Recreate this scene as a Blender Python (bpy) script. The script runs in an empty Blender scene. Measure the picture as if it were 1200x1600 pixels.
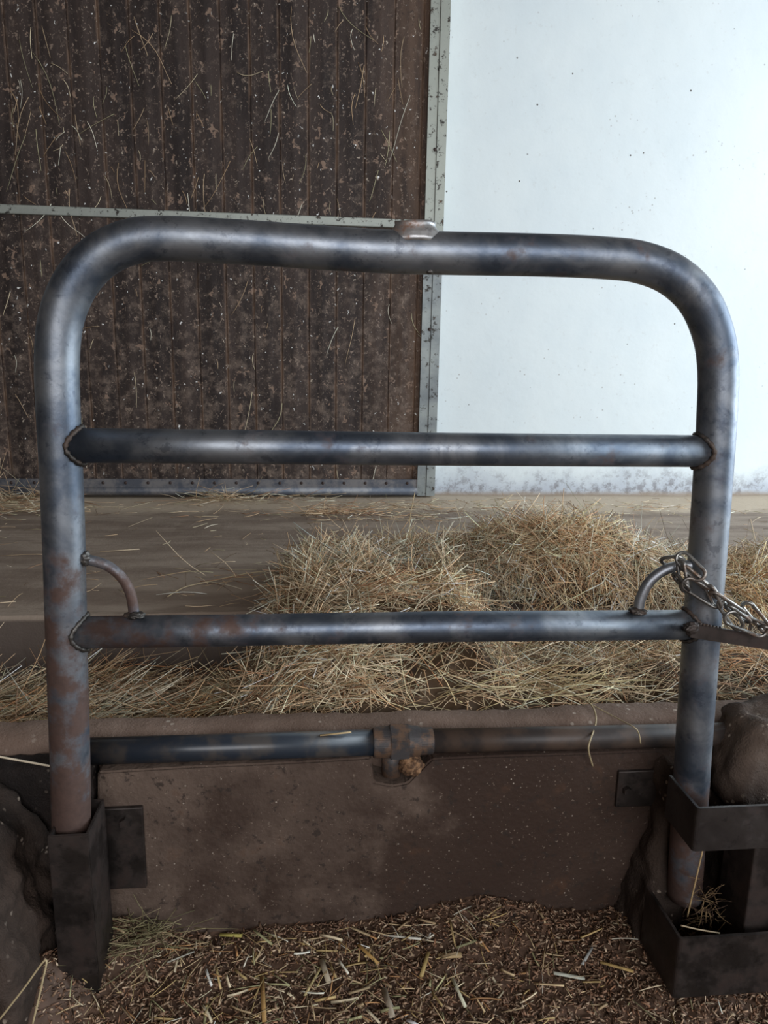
import bpy, bmesh, math, random
import numpy as np
from mathutils import Vector, Matrix, noise

random.seed(7)
rng = np.random.default_rng(11)
sc = bpy.context.scene
COL = sc.collection

# ------------------------------------------------------------------ camera
YAW, PITCH, ROLL, FPX = math.radians(5.9), math.radians(12.0), math.radians(1.08), 1150.0
CAM = np.array([0.0, 0.0, 1.2])
cy, sy = math.cos(YAW), math.sin(YAW)
fw = np.array([sy*math.cos(PITCH), cy*math.cos(PITCH), -math.sin(PITCH)])
rt = np.array([cy, -sy, 0.0])
up = np.cross(rt, fw)
r2 = rt*math.cos(ROLL) + up*math.sin(ROLL)
u2 = -rt*math.sin(ROLL) + up*math.cos(ROLL)
cd = bpy.data.cameras.new('camera')
cam = bpy.data.objects.new('camera', cd)
COL.objects.link(cam)
cd.sensor_fit = 'VERTICAL'
cd.sensor_height = 36.0
cd.lens = FPX/1600*36
cd.clip_start = 0.02
cam.matrix_world = Matrix(((r2[0], u2[0], -fw[0], CAM[0]), (r2[1], u2[1], -fw[1], CAM[1]), (r2[2], u2[2], -fw[2], CAM[2]), (0, 0, 0, 1)))
sc.camera = cam


def ray(px, py):
    return fw + r2*((px-600)/FPX) - u2*((py-800)/FPX)


def at(px, py, Y):
    "world point seen at a measured pixel, on the vertical plane Y"
    d = ray(px, py)
    return CAM + d*(Y/d[1])


def on(px, py, z):
    "world point seen at a measured pixel, on the horizontal plane z"
    d = ray(px, py)
    return CAM + d*((z-CAM[2])/d[2])


# ------------------------------------------------------------------ naming
def tag(o, label=None, cat=None, group=None, kind=None):
    if label: o['label'] = label
    if cat: o['category'] = cat
    if group: o['group'] = group
    if kind: o['kind'] = kind
    return o


def empty(name, loc, label=None, cat=None, group=None, kind=None):
    o = bpy.data.objects.new(name, None)
    COL.objects.link(o)
    o.location = Vector([float(v) for v in loc])
    o.empty_display_size = 0.05
    return tag(o, label, cat, group, kind)


def link_mesh(name, me, mats, parent=None, smooth=False):
    for m in (mats if isinstance(mats, (list, tuple)) else [mats]):
        me.materials.append(m)
    if smooth:
        me.polygons.foreach_set('use_smooth', [True]*len(me.polygons))
    o = bpy.data.objects.new(name, me)
    COL.objects.link(o)
    if parent:
        o.parent = parent
        w, q = Vector((0, 0, 0)), parent
        while q: w += q.location; q = q.parent
        o.location = -w
    return o


def from_bm(name, bm, mats, parent=None, smooth=False):
    me = bpy.data.meshes.new(name)
    bm.normal_update()
    bm.to_mesh(me); bm.free()
    return link_mesh(name, me, mats, parent, smooth)


# ------------------------------------------------------------------ materials
class N:
    def __init__(s, name, rough=0.8, metal=0.0, spec=0.5):
        s.m = bpy.data.materials.new(name); s.m.use_nodes = True
        s.t = s.m.node_tree; s.n = s.t.nodes; s.l = s.t.links
        s.b = s.n['Principled BSDF']
        s.set('Roughness', rough); s.set('Metallic', metal); s.set('Specular IOR Level', spec)
        tc = s.n.new('ShaderNodeNewGeometry'); s.P = tc.outputs['Position']
    def set(s, k, v):
        if isinstance(v, bpy.types.NodeSocket): s.l.new(v, s.b.inputs[k])
        else: s.b.inputs[k].default_value = v
    def inp(s, node, i, v):
        if isinstance(v, bpy.types.NodeSocket): s.l.new(v, node.inputs[i])
        elif v is not None: node.inputs[i].default_value = v
    def scale(s, v, sx, sy_, sz):
        m = s.n.new('ShaderNodeVectorMath'); m.operation = 'MULTIPLY'
        s.l.new(v, m.inputs[0]); m.inputs[1].default_value = (sx, sy_, sz); return m.outputs[0]
    def noise(s, sc_, detail=4, rough=.6, vec=None, dist=0.0):
        n = s.n.new('ShaderNodeTexNoise'); s.l.new(vec or s.P, n.inputs['Vector'])
        n.inputs['Scale'].default_value = sc_; n.inputs['Detail'].default_value = detail
        n.inputs['Roughness'].default_value = rough; n.inputs['Distortion'].default_value = dist
        return n.outputs['Fac']
    def voro(s, sc_, vec=None, out='Distance', rnd=1.0):
        n = s.n.new('ShaderNodeTexVoronoi'); s.l.new(vec or s.P, n.inputs['Vector'])
        n.inputs['Scale'].default_value = sc_; n.inputs['Randomness'].default_value = rnd
        return n.outputs[out]
    def math(s, op, a, b=None, c=None):
        n = s.n.new('ShaderNodeMath'); n.operation = op
        s.inp(n, 0, a); s.inp(n, 1, b); s.inp(n, 2, c); return n.outputs[0]
    def ramp(s, f, lo, hi, a=0.0, b=1.0):
        n = s.n.new('ShaderNodeMapRange'); n.interpolation_type = 'SMOOTHSTEP'
        s.inp(n, 0, f); n.inputs[1].default_value = lo; n.inputs[2].default_value = hi
        n.inputs[3].default_value = a; n.inputs[4].default_value = b; return n.outputs[0]
    def mix(s, f, a, b):
        n = s.n.new('ShaderNodeMix'); n.data_type = 'RGBA'
        s.inp(n, 0, f)
        for i, v in ((6, a), (7, b)):
            if isinstance(v, (tuple, list)): n.inputs[i].default_value = (*v[:3], 1)
            else: s.l.new(v, n.inputs[i])
        return n.outputs[2]
    def xyz(s):
        n = s.n.new('ShaderNodeSeparateXYZ'); s.l.new(s.P, n.inputs[0]); return n.outputs
    def bump(s, h, strength=.3, dist=.01):
        n = s.n.new('ShaderNodeBump'); n.inputs['Strength'].default_value = strength
        n.inputs['Distance'].default_value = dist; s.l.new(h, n.inputs['Height'])
        s.l.new(n.outputs[0], s.b.inputs['Normal'])
    def color(s, c):
        if isinstance(c, tuple): s.b.inputs['Base Color'].default_value = (*c, 1)
        else: s.l.new(c, s.b.inputs['Base Color'])


def dirty_concrete(name, base, dark, light, rough=.85, speck=90, stain=None, bump=.5):
    m = N(name, rough, 0, .25)
    c = m.mix(m.ramp(m.noise(3.5, 5), .35, .65), dark, base)
    c = m.mix(m.ramp(m.noise(28, 5, .65), .52, .68, 0, .6), c, dark)
    dd = m.voro(speck); rnd = m.voro(speck, out='Color')
    sp = m.math('MULTIPLY', m.ramp(dd, .16, .28, 1, 0), m.ramp(m.noise(13, 2), .52, .62))
    c = m.mix(sp, c, light)
    m.color(c)
    h = m.math('ADD', m.noise(40, 5, .7), m.math('MULTIPLY', m.noise(220, 2), .4))
    m.bump(h, bump, .006)
    return m.m


def straw_mat(name='dried_straw'):
    m = N(name, .62, 0, .3)
    a = m.n.new('ShaderNodeAttribute'); a.attribute_name = 'col'
    m.color(a.outputs['Color'])
    return m.m


STRAW = straw_mat()


def steel(name, rustfn=None, base=(.27, .29, .315), dark=(.10, .122, .158), rust=(.105, .066, .052), rlo=.53, rhi=.78, rough=.47):
    m = N(name, rough, 1.0, .5)
    v = m.scale(m.P, 1, 1, 1)
    n1 = m.noise(9, 5, .6, v, .4)
    c = m.mix(m.ramp(n1, .36, .66), dark, base)
    c = m.mix(m.ramp(m.noise(38, 5, .7), .56, .66, 0, .45), c, (dark[0]*.45, dark[1]*.45, dark[2]*.5))
    nr = m.noise(17, 5, .65)
    if rustfn: nr = m.math('ADD', nr, rustfn(m))
    f = m.ramp(nr, rlo, rhi)
    fine = m.mix(m.noise(90, 3), (rust[0]*.55, rust[1]*.55, rust[2]*.6), (rust[0]*1.25, rust[1]*1.2, rust[2]*1.2))
    c = m.mix(f, c, fine)
    m.color(c)
    m.set('Metallic', m.math('SUBTRACT', .92, m.math('MULTIPLY', f, .6)))
    r = m.math('ADD', m.math('MULTIPLY', f, .16), m.math('ADD', rough-.10, m.math('MULTIPLY', m.noise(30, 4), .2)))
    m.set('Roughness', r)
    m.bump(m.noise(130, 4, .7), .12, .002)
    return m.m


def frame_rust(m):
    p = m.xyz()
    low = m.ramp(p[2], .70, 1.02, .22, -.06)          # rust creeps up the legs from the bottom
    left = m.ramp(p[0], -.2, .1, 1.0, 0.0)
    return m.math('ADD', m.math('MULTIPLY', low, left), m.ramp(p[2], .30, .46, .30, 0))


FRAME_STEEL = steel('worn_gate_steel', frame_rust)
RAIL_STEEL = steel('worn_rail_steel', lambda m: m.math('MULTIPLY', m.ramp(m.xyz()[2], .92, .80, 0.0, 1.0), m.ramp(m.xyz()[0], -.36, .1, .2, 0)))
LOOP_STEEL = steel('loop_steel', None, (.42, .44, .46), (.22, .23, .25))
CHAIN_STEEL = steel('chain_steel', None, (.40, .40, .38), (.16, .15, .14), (.16, .10, .06), .5, .64, .34)
RUST_STEEL = steel('rusted_bracket_steel', lambda m: .12, (.08, .068, .062), (.05, .043, .04), (.045, .030, .024))
STRAP_STEEL = steel('dark_strap_steel', lambda m: .0, (.11, .10, .096), (.07, .062, .06), (.05, .034, .028), rough=.42)
WELD = steel('weld_metal', None, (.13, .12, .11), (.06, .055, .05), (.08, .055, .04), .45, .6, .5)


# ------------------------------------------------------------------ shapes
def tube_bm(bm, pts, rad, seg=28, caps=True, closed=False):
    pts = [Vector([float(a) for a in p]) for p in pts]
    n = len(pts)
    rads = [rad]*n if isinstance(rad, (int, float)) else list(rad)
    rings = []
    ref = None
    for i, p in enumerate(pts):
        if closed: t = (pts[(i+1) % n]-pts[i-1])
        else: t = pts[min(i+1, n-1)]-pts[max(i-1, 0)]
        t.normalize()
        if ref is None:
            ref = t.orthogonal().normalized()
        ref = (ref - t*ref.dot(t)).normalized()
        bi = t.cross(ref)
        rings.append([bm.verts.new(p + (ref*math.cos(a)+bi*math.sin(a))*rads[i]) for a in (2*math.pi*k/seg for k in range(seg))])
    m = n if closed else n-1
    for i in range(m):
        a, b = rings[i], rings[(i+1) % n]
        off = 0
        if closed and i == n-1:
            off = min(range(seg), key=lambda o: (a[0].co-b[o].co).length)
        for k in range(seg):
            f = bm.faces.new((a[k], a[(k+1) % seg], b[(k+1+off) % seg], b[(k+off) % seg])); f.smooth = True
    if caps and not closed:
        bm.faces.new(list(reversed(rings[0]))); bm.faces.new(rings[-1])


def spline(pts, n=10):
    "centripetal-ish Catmull-Rom through points"
    P = [np.array(p, float) for p in pts]
    P = [2*P[0]-P[1]] + P + [2*P[-1]-P[-2]]
    out = []
    for i in range(1, len(P)-2):
        a, b, c, d = P[i-1:i+3]
        for k in range(n):
            t = k/n
            out.append(.5*((2*b)+(c-a)*t+(2*a-5*b+4*c-d)*t*t+(3*b-a-3*c+d)*t**3))
    out.append(P[-2])
    return out


def tube(name, pts, rad, mat, parent=None, seg=28, **k):
    bm = bmesh.new(); tube_bm(bm, pts, rad, seg, **k)
    bmesh.ops.recalc_face_normals(bm, faces=bm.faces[:])
    return from_bm(name, bm, mat, parent)


def box_bm(bm, x0, x1, y0, y1, z0, z1):
    v = [bm.verts.new(c) for c in ((x0, y0, z0), (x1, y0, z0), (x1, y1, z0), (x0, y1, z0), (x0, y0, z1), (x1, y0, z1), (x1, y1, z1), (x0, y1, z1))]
    for f in ((0, 3, 2, 1), (4, 5, 6, 7), (0, 1, 5, 4), (1, 2, 6, 5), (2, 3, 7, 6), (3, 0, 4, 7)):
        bm.faces.new([v[i] for i in f])


def box(name, x0, x1, y0, y1, z0, z1, mat, parent=None, bev=0.0, seg=2):
    bm = bmesh.new(); box_bm(bm, x0, x1, y0, y1, z0, z1)
    if bev: bmesh.ops.bevel(bm, geom=bm.edges[:], offset=bev, segments=seg, affect='EDGES', profile=.5)
    return from_bm(name, bm, mat, parent)


def fnoise(v, scale, seed=0.0, oct_=4):
    return noise.fractal(Vector((v[0]*scale+seed, v[1]*scale-seed, v[2]*scale+seed*.5)), 1.0, 2.0, oct_)


def rough_solid(name, x0, x1, y0, y1, z0, z1, mat, parent=None, amp=.01, scale=14, step=.012, rnd=.03, seed=1.0, shape=None):
    "a box of concrete or stone with worn rounded edges and an uneven face"
    bm = bmesh.new()
    L = (x1-x0, y1-y0, z1-z0)
    bmesh.ops.create_cube(bm, size=1.0)
    cuts = [max(2, int(l/step)) for l in L]
    grid = {}
    bm.clear()
    nx, ny, nz = cuts
    def V(i, j, k):
        if (i, j, k) not in grid:
            p = Vector((x0+L[0]*i/nx, y0+L[1]*j/ny, z0+L[2]*k/nz))
            # round the corners
            q = Vector([min(max(p[a], (x0, y0, z0)[a]+rnd), (x1, y1, z1)[a]-rnd) if L[a] > 2*rnd else ((x0, y0, z0)[a]+L[a]/2) for a in range(3)])
            d = p-q
            if d.length > 1e-6 and d.length > rnd: p = q + d.normalized()*rnd
            nn = (p-q).normalized() if (p-q).length > 1e-6 else Vector((0, 0, 0))
            if nn.length: p = p + nn*(fnoise(p, scale, seed)*amp)
            if shape: p = shape(p)
            grid[(i, j, k)] = bm.verts.new(p)
        return grid[(i, j, k)]
    for i in range(nx):
        for j in range(ny):
            bm.faces.new((V(i, j, 0), V(i, j+1, 0), V(i+1, j+1, 0), V(i+1, j, 0)))
            bm.faces.new((V(i, j, nz), V(i+1, j, nz), V(i+1, j+1, nz), V(i, j+1, nz)))
    for i in range(nx):
        for k in range(nz):
            bm.faces.new((V(i, 0, k), V(i+1, 0, k), V(i+1, 0, k+1), V(i, 0, k+1)))
            bm.faces.new((V(i, ny, k), V(i, ny, k+1), V(i+1, ny, k+1), V(i+1, ny, k)))
    for j in range(ny):
        for k in range(nz):
            bm.faces.new((V(0, j, k), V(0, j, k+1), V(0, j+1, k+1), V(0, j+1, k)))
            bm.faces.new((V(nx, j, k), V(nx, j+1, k), V(nx, j+1, k+1), V(nx, j, k+1)))
    return from_bm(name, bm, mat, parent, smooth=True)


def strands(name, P, D, L, R, C, bend=.25, K=5, flat=1.0, extra=None, mats=STRAW, thin_tip=.6):
    """many stalks as one mesh: P origins, D unit directions, L lengths, R radii, C colours"""
    n = len(P)
    D = D/np.linalg.norm(D, axis=1)[:, None]
    r = rng.normal(size=(n, 3)); S = np.cross(D, r); S /= np.linalg.norm(S, axis=1)[:, None]
    T = np.cross(D, S)
    B = (S*rng.normal(size=(n, 1)) + np.array([0, 0, -.35]))*bend
    t = np.linspace(0, 1, K)
    V = np.zeros((n, K, 3, 3))
    kink = rng.uniform(-.5, .5, size=(n, 1))*bend
    for k in range(K):
        c = P + D*(L*t[k])[:, None] + B*(L*(t[k]**2))[:, None] + T*(L*np.sin(t[k]*math.pi*1.3))[:, None]*kink
        rad = R*(1-(1-thin_tip)*t[k])
        for a in range(3):
            an = a*2*math.pi/3
            V[:, k, a] = c + (S*math.cos(an) + T*(math.sin(an)*flat))*rad[:, None]
    V = V.reshape(-1, 3)
    base = (np.arange(n)*K*3)[:, None, None, None]
    kk = (np.arange(K-1)*3)[None, :, None, None]
    quad = np.array([[0, 1, 4, 3], [1, 2, 5, 4], [2, 0, 3, 5]])[None, None]
    F = (base+kk+quad).reshape(-1, 4)
    tri0 = (np.arange(n)*K*3)[:, None] + np.array([[2, 1, 0]])
    tri1 = (np.arange(n)*K*3 + (K-1)*3)[:, None] + np.array([[0, 1, 2]])
    cols = np.repeat(C, K*3, axis=0)
    nv = len(V)
    tris = np.concatenate([tri0, tri1])
    if extra is not None:      # a base surface: verts, quads, colours
        ev, ef, ec = extra
        F = np.concatenate([F, ef+nv]); V = np.concatenate([V, ev]); cols = np.concatenate([cols, ec])
    me = bpy.data.meshes.new(name)
    nq, nt = len(F), len(tris)
    me.vertices.add(len(V)); me.vertices.foreach_set('co', V.astype(np.float32).ravel())
    me.loops.add(nq*4+nt*3)
    me.loops.foreach_set('vertex_index', np.concatenate([F.ravel(), tris.ravel()]).astype(np.int32))
    me.polygons.add(nq+nt)
    me.polygons.foreach_set('loop_start', np.concatenate([np.arange(nq)*4, nq*4+np.arange(nt)*3]).astype(np.int32))
    me.update(calc_edges=True); me.validate()
    at_ = me.color_attributes.new('col', 'FLOAT_COLOR', 'POINT')
    at_.data.foreach_set('color', np.concatenate([cols, np.ones((len(cols), 1))], axis=1).astype(np.float32).ravel())
    return link_mesh(name, me, mats)


PAL_HAY = 1.2*np.array([(.58, .43, .27), (.72, .57, .39), (.44, .30, .18), (.35, .31, .19), (.46, .39, .26), (.37, .20, .11), (.17, .11, .065), (.54, .37, .22), (.86, .75, .58)])


def pick(pal, n, p=None, var=.12):
    return np.clip(pal[rng.choice(len(pal), n, p=p)]*(1+rng.normal(size=(n, 1))*var), .01, .95)


# ------------------------------------------------------------------ the setting
GY = 1.25          # gate plane
PY = 1.356         # face of the manger panel
KY0, KY1 = 1.425, 1.56
AE, AZ = 2.30, .37  # edge and height of the feeding alley
TZ = .20           # trough bottom
WY = 4.37          # back wall
XL, XR, YB, ZC = -4.6, 6.2, -3.2, 4.1

fl = N('dirt_stained_concrete', .8, 0, .3)
p = fl.xyz()
strip = fl.scale(fl.P, .6, 3.0, 1)
c = fl.mix(fl.ramp(fl.noise(2.2, 5, .6, strip), .38, .62), (.23, .175, .135), (.35, .28, .22))
c = fl.mix(fl.ramp(fl.noise(9, 6, .7, strip), .5, .72, 0, .55), c, (.15, .11, .082))
wall_dust = fl.math('ADD', p[1], fl.math('MULTIPLY', fl.noise(3, 4), .5))
c = fl.mix(fl.math('MULTIPLY', fl.ramp(wall_dust, 4.0, 4.25), fl.ramp(p[1], 4.30, 4.36, 1, .6)), c, (.54, .44, .33))
sp = fl.math('MULTIPLY', fl.ramp(fl.voro(38), .1, .2, 1, 0), fl.ramp(fl.noise(7, 2), .5, .62))
c = fl.mix(sp, c, (.36, .29, .21))
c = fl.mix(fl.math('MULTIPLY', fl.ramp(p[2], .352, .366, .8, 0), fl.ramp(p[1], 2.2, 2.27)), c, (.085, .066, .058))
fl.color(c); fl.bump(fl.math('ADD', fl.noise(20, 6, .7), fl.math('MULTIPLY', fl.noise(120, 2), .3)), .4, .01)

bm = bmesh.new()
prof = [(YB, -.04), (PY+.05, -.04), (KY1-.02, -.04), (KY1-.02, TZ), (AE, TZ), (AE, AZ-.012), (AE+.012, AZ), (2.6, AZ), (3.2, AZ), (3.8, AZ), (WY+.05, AZ)]
xs = [XL + (XR-XL)*i/120 for i in range(121)]
rows = []
for (y, z) in prof:
    rows.append([bm.verts.new((x, y + (fnoise((x, 0, z), 3, 5)*.012 if abs(y-AE) < .02 else 0), z + (fnoise((x, y, 0), 1.5, 2)*.006 if z > .3 else 0))) for x in xs])
for a, b in zip(rows, rows[1:]):
    for i in range(120):
        bm.faces.new((a[i], a[i+1], b[i+1], b[i]))
floor = from_bm('floor', bm, fl.m)
tag(floor, 'brown dirt-stained concrete floor with raised feeding alley and trough', kind='structure')

# white wall
ww = N('limewashed_wall', .75, 0, .3)
p = ww.xyz()
c = ww.mix(ww.ramp(ww.noise(1.5, 4), .3, .7), (.72, .785, .80), (.78, .835, .835))
c = ww.mix(ww.ramp(ww.noise(26, 6, .75), .58, .75, 0, .4), c, (.55, .55, .52))
sp = ww.math('MULTIPLY', ww.ramp(ww.voro(9), .035, .055, 1, 0), ww.ramp(ww.noise(5, 2), .45, .52))
c = ww.mix(sp, c, (.10, .09, .08))
sp = ww.math('MULTIPLY', ww.ramp(ww.voro(26), .08, .16, 1, 0), ww.ramp(ww.noise(3.2, 3), .53, .62))
c = ww.mix(ww.math('MULTIPLY', sp, .6), c, (.33, .31, .28))
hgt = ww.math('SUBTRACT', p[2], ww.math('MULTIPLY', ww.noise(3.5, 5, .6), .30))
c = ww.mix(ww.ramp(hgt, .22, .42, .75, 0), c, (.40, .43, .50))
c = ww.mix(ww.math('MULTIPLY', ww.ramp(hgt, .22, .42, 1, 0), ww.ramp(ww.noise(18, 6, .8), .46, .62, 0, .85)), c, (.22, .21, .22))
c = ww.mix(ww.ramp(ww.math('ADD', p[2], ww.math('MULTIPLY', ww.noise(6, 3), .03)), .385, .42, .85, 0), c, (.33, .26, .19))
ww.color(c); ww.bump(ww.noise(7, 6, .55), .16, .02)
bm = bmesh.new(); box_bm(bm, XL, XR, WY, WY+.15, AZ-.05, ZC)
back = from_bm('wall_back', bm, ww.m)
tag(back, 'white limewashed wall with grime along its foot', kind='structure')

shell = N('dark_barn_boards', .9, 0, .2)
shell.color(shell.mix(shell.noise(3, 4), (.10, .075, .055), (.20, .155, .12)))
box('ceiling', XL, XR, YB, WY+.15, ZC, ZC+.1, shell.m)['kind'] = 'structure'
box('wall_left', XL-.1, XL, YB, WY+.15, -.04, ZC, shell.m)['kind'] = 'structure'
o = box('wall_rear', XL, XR, YB-.1, YB, -.04, ZC, shell.m); o['kind'] = 'structure'

# ------------------------------------------------------------------ sliding door
DY = WY - .09                      # front of the door
dm = N('dung_splashed_board', .72, 0, .35)
p = dm.xyz()
PITCHX = .152
gx0 = float(at(440, 500, DY)[0])
v = dm.scale(dm.P, 3.0, 1, .35)
c = dm.mix(dm.ramp(dm.noise(2.6, 5, .6, v), .38, .62), (.024, .016, .014), (.054, .037, .031))
low = dm.ramp(p[2], 2.6, .5, 0, 1)                     # dust lies thicker towards the floor
side = dm.ramp(p[0], .2, .75, 0, .8)
c = dm.mix(dm.math('MULTIPLY', side, dm.ramp(dm.noise(5, 5, .7, v), .35, .6, .15, .8)), c, (.17, .10, .062))
dust = dm.math('ADD', dm.noise(13, 7, .78), dm.math('MULTIPLY', low, .085))
c = dm.mix(dm.ramp(dust, .52, .74, 0, .8), c, (.185, .135, .105))
gd = dm.math('ABSOLUTE', dm.math('SUBTRACT', dm.math('FRACT', dm.math('DIVIDE', dm.math('SUBTRACT', p[0], gx0-PITCHX/2), PITCHX)), .5))
gline = dm.math('MULTIPLY', dm.ramp(gd, .01, .10, 1, 0), dm.ramp(dm.noise(3.5, 5, .7, dm.scale(dm.P, 6, 1, 1)), .40, .62))
c = dm.mix(dm.math('MULTIPLY', gline, .8), c, (.21, .132, .088))
vd = dm.scale(dm.P, 1, 1, .7)
wob = dm.n.new('ShaderNodeVectorMath'); wob.operation = 'ADD'
nn = dm.n.new('ShaderNodeTexNoise'); dm.l.new(dm.P, nn.inputs['Vector']); nn.inputs['Scale'].default_value = 30
sc2 = dm.n.new('ShaderNodeVectorMath'); sc2.operation = 'SCALE'; dm.l.new(nn.outputs['Color'], sc2.inputs[0]); sc2.inputs['Scale'].default_value = .055
dm.l.new(vd, wob.inputs[0]); dm.l.new(sc2.outputs[0], wob.inputs[1]); W = wob.outputs[0]
def spots(mm, sc_, r, dens_scale, lo, hi, vec):
    return mm.math('MULTIPLY', mm.ramp(mm.voro(sc_, vec), r*.7, r, 1, 0), mm.ramp(mm.noise(dens_scale, 3), lo, hi))
c = dm.mix(dm.math('MULTIPLY', dm.ramp(dm.noise(23, 4, .55, W), .645, .675), .85), c, (.27, .18, .13))
c = dm.mix(dm.math('MULTIPLY', dm.ramp(dm.noise(60, 4, .6, W), .62, .65), .8), c, (.27, .20, .155))
c = dm.mix(dm.math('MULTIPLY', dm.ramp(dm.noise(48, 5, .6), .62, .68), .5), c, (.018, .012, .011))
c = dm.mix(dm.math('MULTIPLY', spots(dm, 46, .20, 6, .46, .60, W), .6), c, (.30, .23, .18))
c = dm.mix(spots(dm, 30, .12, 2.5, .45, .55, W), c, (.46, .38, .30))
c = dm.mix(spots(dm, 24, .10, 3.3, .42, .50, W), c, (.85, .84, .80))
dm.color(c)
dm.bump(dm.noise(40, 5, .7), .35, .008)

fm = N('galvanised_door_frame', .55, .55, .4)
pf = fm.xyz()
c = fm.mix(fm.ramp(fm.noise(6, 5), .35, .65), (.21, .23, .235), (.33, .355, .34))
cz = fm.ramp(pf[2], 1.7, 2.0)
c = fm.mix(fm.math('MULTIPLY', cz, .8), c, (.44, .46, .40))
c = fm.mix(fm.ramp(fm.noise(22, 6, .75), .55, .61), c, (.055, .05, .045))
c = fm.mix(fm.ramp(fm.noise(11, 6, .8), .60, .72, 0, .8), c, (.22, .13, .08))
fm.color(c); fm.bump(fm.noise(60, 4), .2, .004)
fb = N('dusty_door_rail', .6, .5, .4)
c = fb.mix(fb.ramp(fb.noise(9, 6, .75), .4, .62), (.10, .108, .13), (.21, .20, .20)); fb.color(c)

door = empty('door_1', (at(340, 776, DY)[0], DY, AZ+.02), 'dark brown boarded sliding door in grey metal frame, dung-splashed', kind='structure')
xr_out = float(at(691, 400, DY)[0]); xr_in = float(at(662, 400, DY)[0])
xl_out = -3.05
zb = AZ + .015
zbi = float(at(400, 749, DY)[2])
zm0, zm1 = float(at(300, 344, DY)[2]), float(at(300, 330, DY)[2])
ztop = 3.72


def board_panel(name, z0, z1):
    bm = bmesh.new()
    pts = []
    x = gx0 - PITCHX*30
    while x < xr_in+.02:
        for dx, dy in ((-.005, 0), (-.0025, .006), (.0025, .006), (.005, 0), (.045, -.0008), (.072, -.0025), (.08, -.0025), (.107, -.0008)):
            if xl_out < x+dx < xr_in+.01: pts.append((x+dx, dy))
        x += PITCHX
    pts = [(xl_out, 0)] + pts + [(xr_in+.01, 0)]
    a = [bm.verts.new((px, DY+.02+dy, z0)) for px, dy in pts]
    b = [bm.verts.new((px, DY+.02+dy, z1)) for px, dy in pts]
    ab = [bm.verts.new((px, DY+.05, z0)) for px, dy in pts]
    bb = [bm.verts.new((px, DY+.05, z1)) for px, dy in pts]
    for i in range(len(pts)-1):
        bm.faces.new((a[i], a[i+1], b[i+1], b[i])); bm.faces.new((ab[i+1], ab[i], bb[i], bb[i+1]))
        bm.faces.new((a[i+1], a[i], ab[i], ab[i+1])); bm.faces.new((b[i], b[i+1], bb[i+1], bb[i]))
    return from_bm(name, bm, dm.m, door)


board_panel('board_panel', zbi-.01, zm0+.01)
board_panel('board_panel', zm1-.01, ztop)
bm = bmesh.new(); xm_ = (xr_in+xr_out)/2
box_bm(bm, xr_in, xm_-.002, DY-.005, DY+.06, zb, ztop); box_bm(bm, xm_+.002, xr_out, DY-.009, DY+.06, zb, ztop); box_bm(bm, xm_-.003, xm_+.003, DY+.01, DY+.05, zb, ztop)
from_bm('stile', bm, fm.m, door)
box('stile', xl_out-.08, xl_out, DY-.005, DY+.06, zb, ztop, fm.m, door, .004)
box('mid_rail', xl_out, xr_in, DY-.003, DY+.05, zm0, zm1, fm.m, door, .004)
# bottom rail: flat upper flange and a rounded lower lip
bm = bmesh.new(); h = zbi-zb
box_bm(bm, xl_out, xr_in, DY, DY+.05, zb+h*.5, zbi)
tube_bm(bm, [(xl_out, DY+.012, zb+h*.28), (xr_in, DY+.012, zb+h*.28)], h*.28, 14)
brail = from_bm('bottom_rail', bm, fb.m, door)
rv = N('rusty_rivet', .7, .4); rv.color((.06, .04, .035))
x = xr_in-.06
while x > -1.9:
    bm = bmesh.new(); bmesh.ops.create_uvsphere(bm, u_segments=8, v_segments=6, radius=.009, matrix=Matrix.Translation((x, DY-.001, zb+h*.78)) @ Matrix.Diagonal((1, .5, 1, 1)))
    from_bm('rivet', bm, rv.m, brail, True)
    x -= .125
for z in (.75, 1.35, 2.3):
    bm = bmesh.new(); bmesh.ops.create_uvsphere(bm, u_segments=8, v_segments=6, radius=.010, matrix=Matrix.Translation((xr_in+.045, DY-.006, z)) @ Matrix.Diagonal((1, .5, 1, 1)))
    from_bm('rivet', bm, rv.m, door, True)

# stalks of hay caught on the door
n = 150
px = rng.uniform(5, 655, n); py = rng.uniform(0, 340, n)
m = rng.random(n) < .25; py[m] = rng.uniform(400, 740, m.sum())
Pd = np.array([at(a, b, DY+.008) for a, b in zip(px, py)])
D = np.stack([rng.normal(0, .3, n), rng.normal(0, .02, n), -np.abs(rng.normal(1, .4, n))], 1)
m2 = rng.random(n) < .2; D[m2, 0] *= 3
L = rng.gamma(2.5, .05, n).clip(.03, .36)
C = pick(np.array([(.60, .42, .26), (.46, .30, .17), (.78, .64, .42), (.48, .42, .25), (.85, .78, .62)]), n)
# keep the stalks against the boards
sd = strands('hay_wisps', Pd, D, L, np.full(n, .0020), C, bend=.20, K=7)
vv = sd.data.vertices
co = np.zeros(len(vv)*3, np.float32); vv.foreach_get('co', co); co = co.reshape(-1, 3)
co[:, 1] = DY + .010 + (co[:, 1]-DY)*.12 - .006
vv.foreach_set('co', co.ravel())
tag(sd, 'dry wisps of hay stuck to the dark boarded door', 'hay', kind='stuff')

# ------------------------------------------------------------------ kerb and panel
KERB = dirty_concrete('kerb_concrete', (.25, .175, .135), (.15, .10, .075), (.40, .33, .27), speck=45)
kz = .422
def kshape(p):
    if p.z > .3: p.z += fnoise((p.x, 0, 0), 5, 3)*.006 + fnoise((p.x, 0, 0), 25, 3)*.002
    return p
kerb = rough_solid('feed_trough_kerb', -1.9, 2.3, KY0, KY1-.022, -.03, kz, KERB, None, .004, 18, .024, .035, 3, kshape)
tag(kerb, 'long rounded brown concrete kerb between hay trough and stall', 'kerb')

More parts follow.
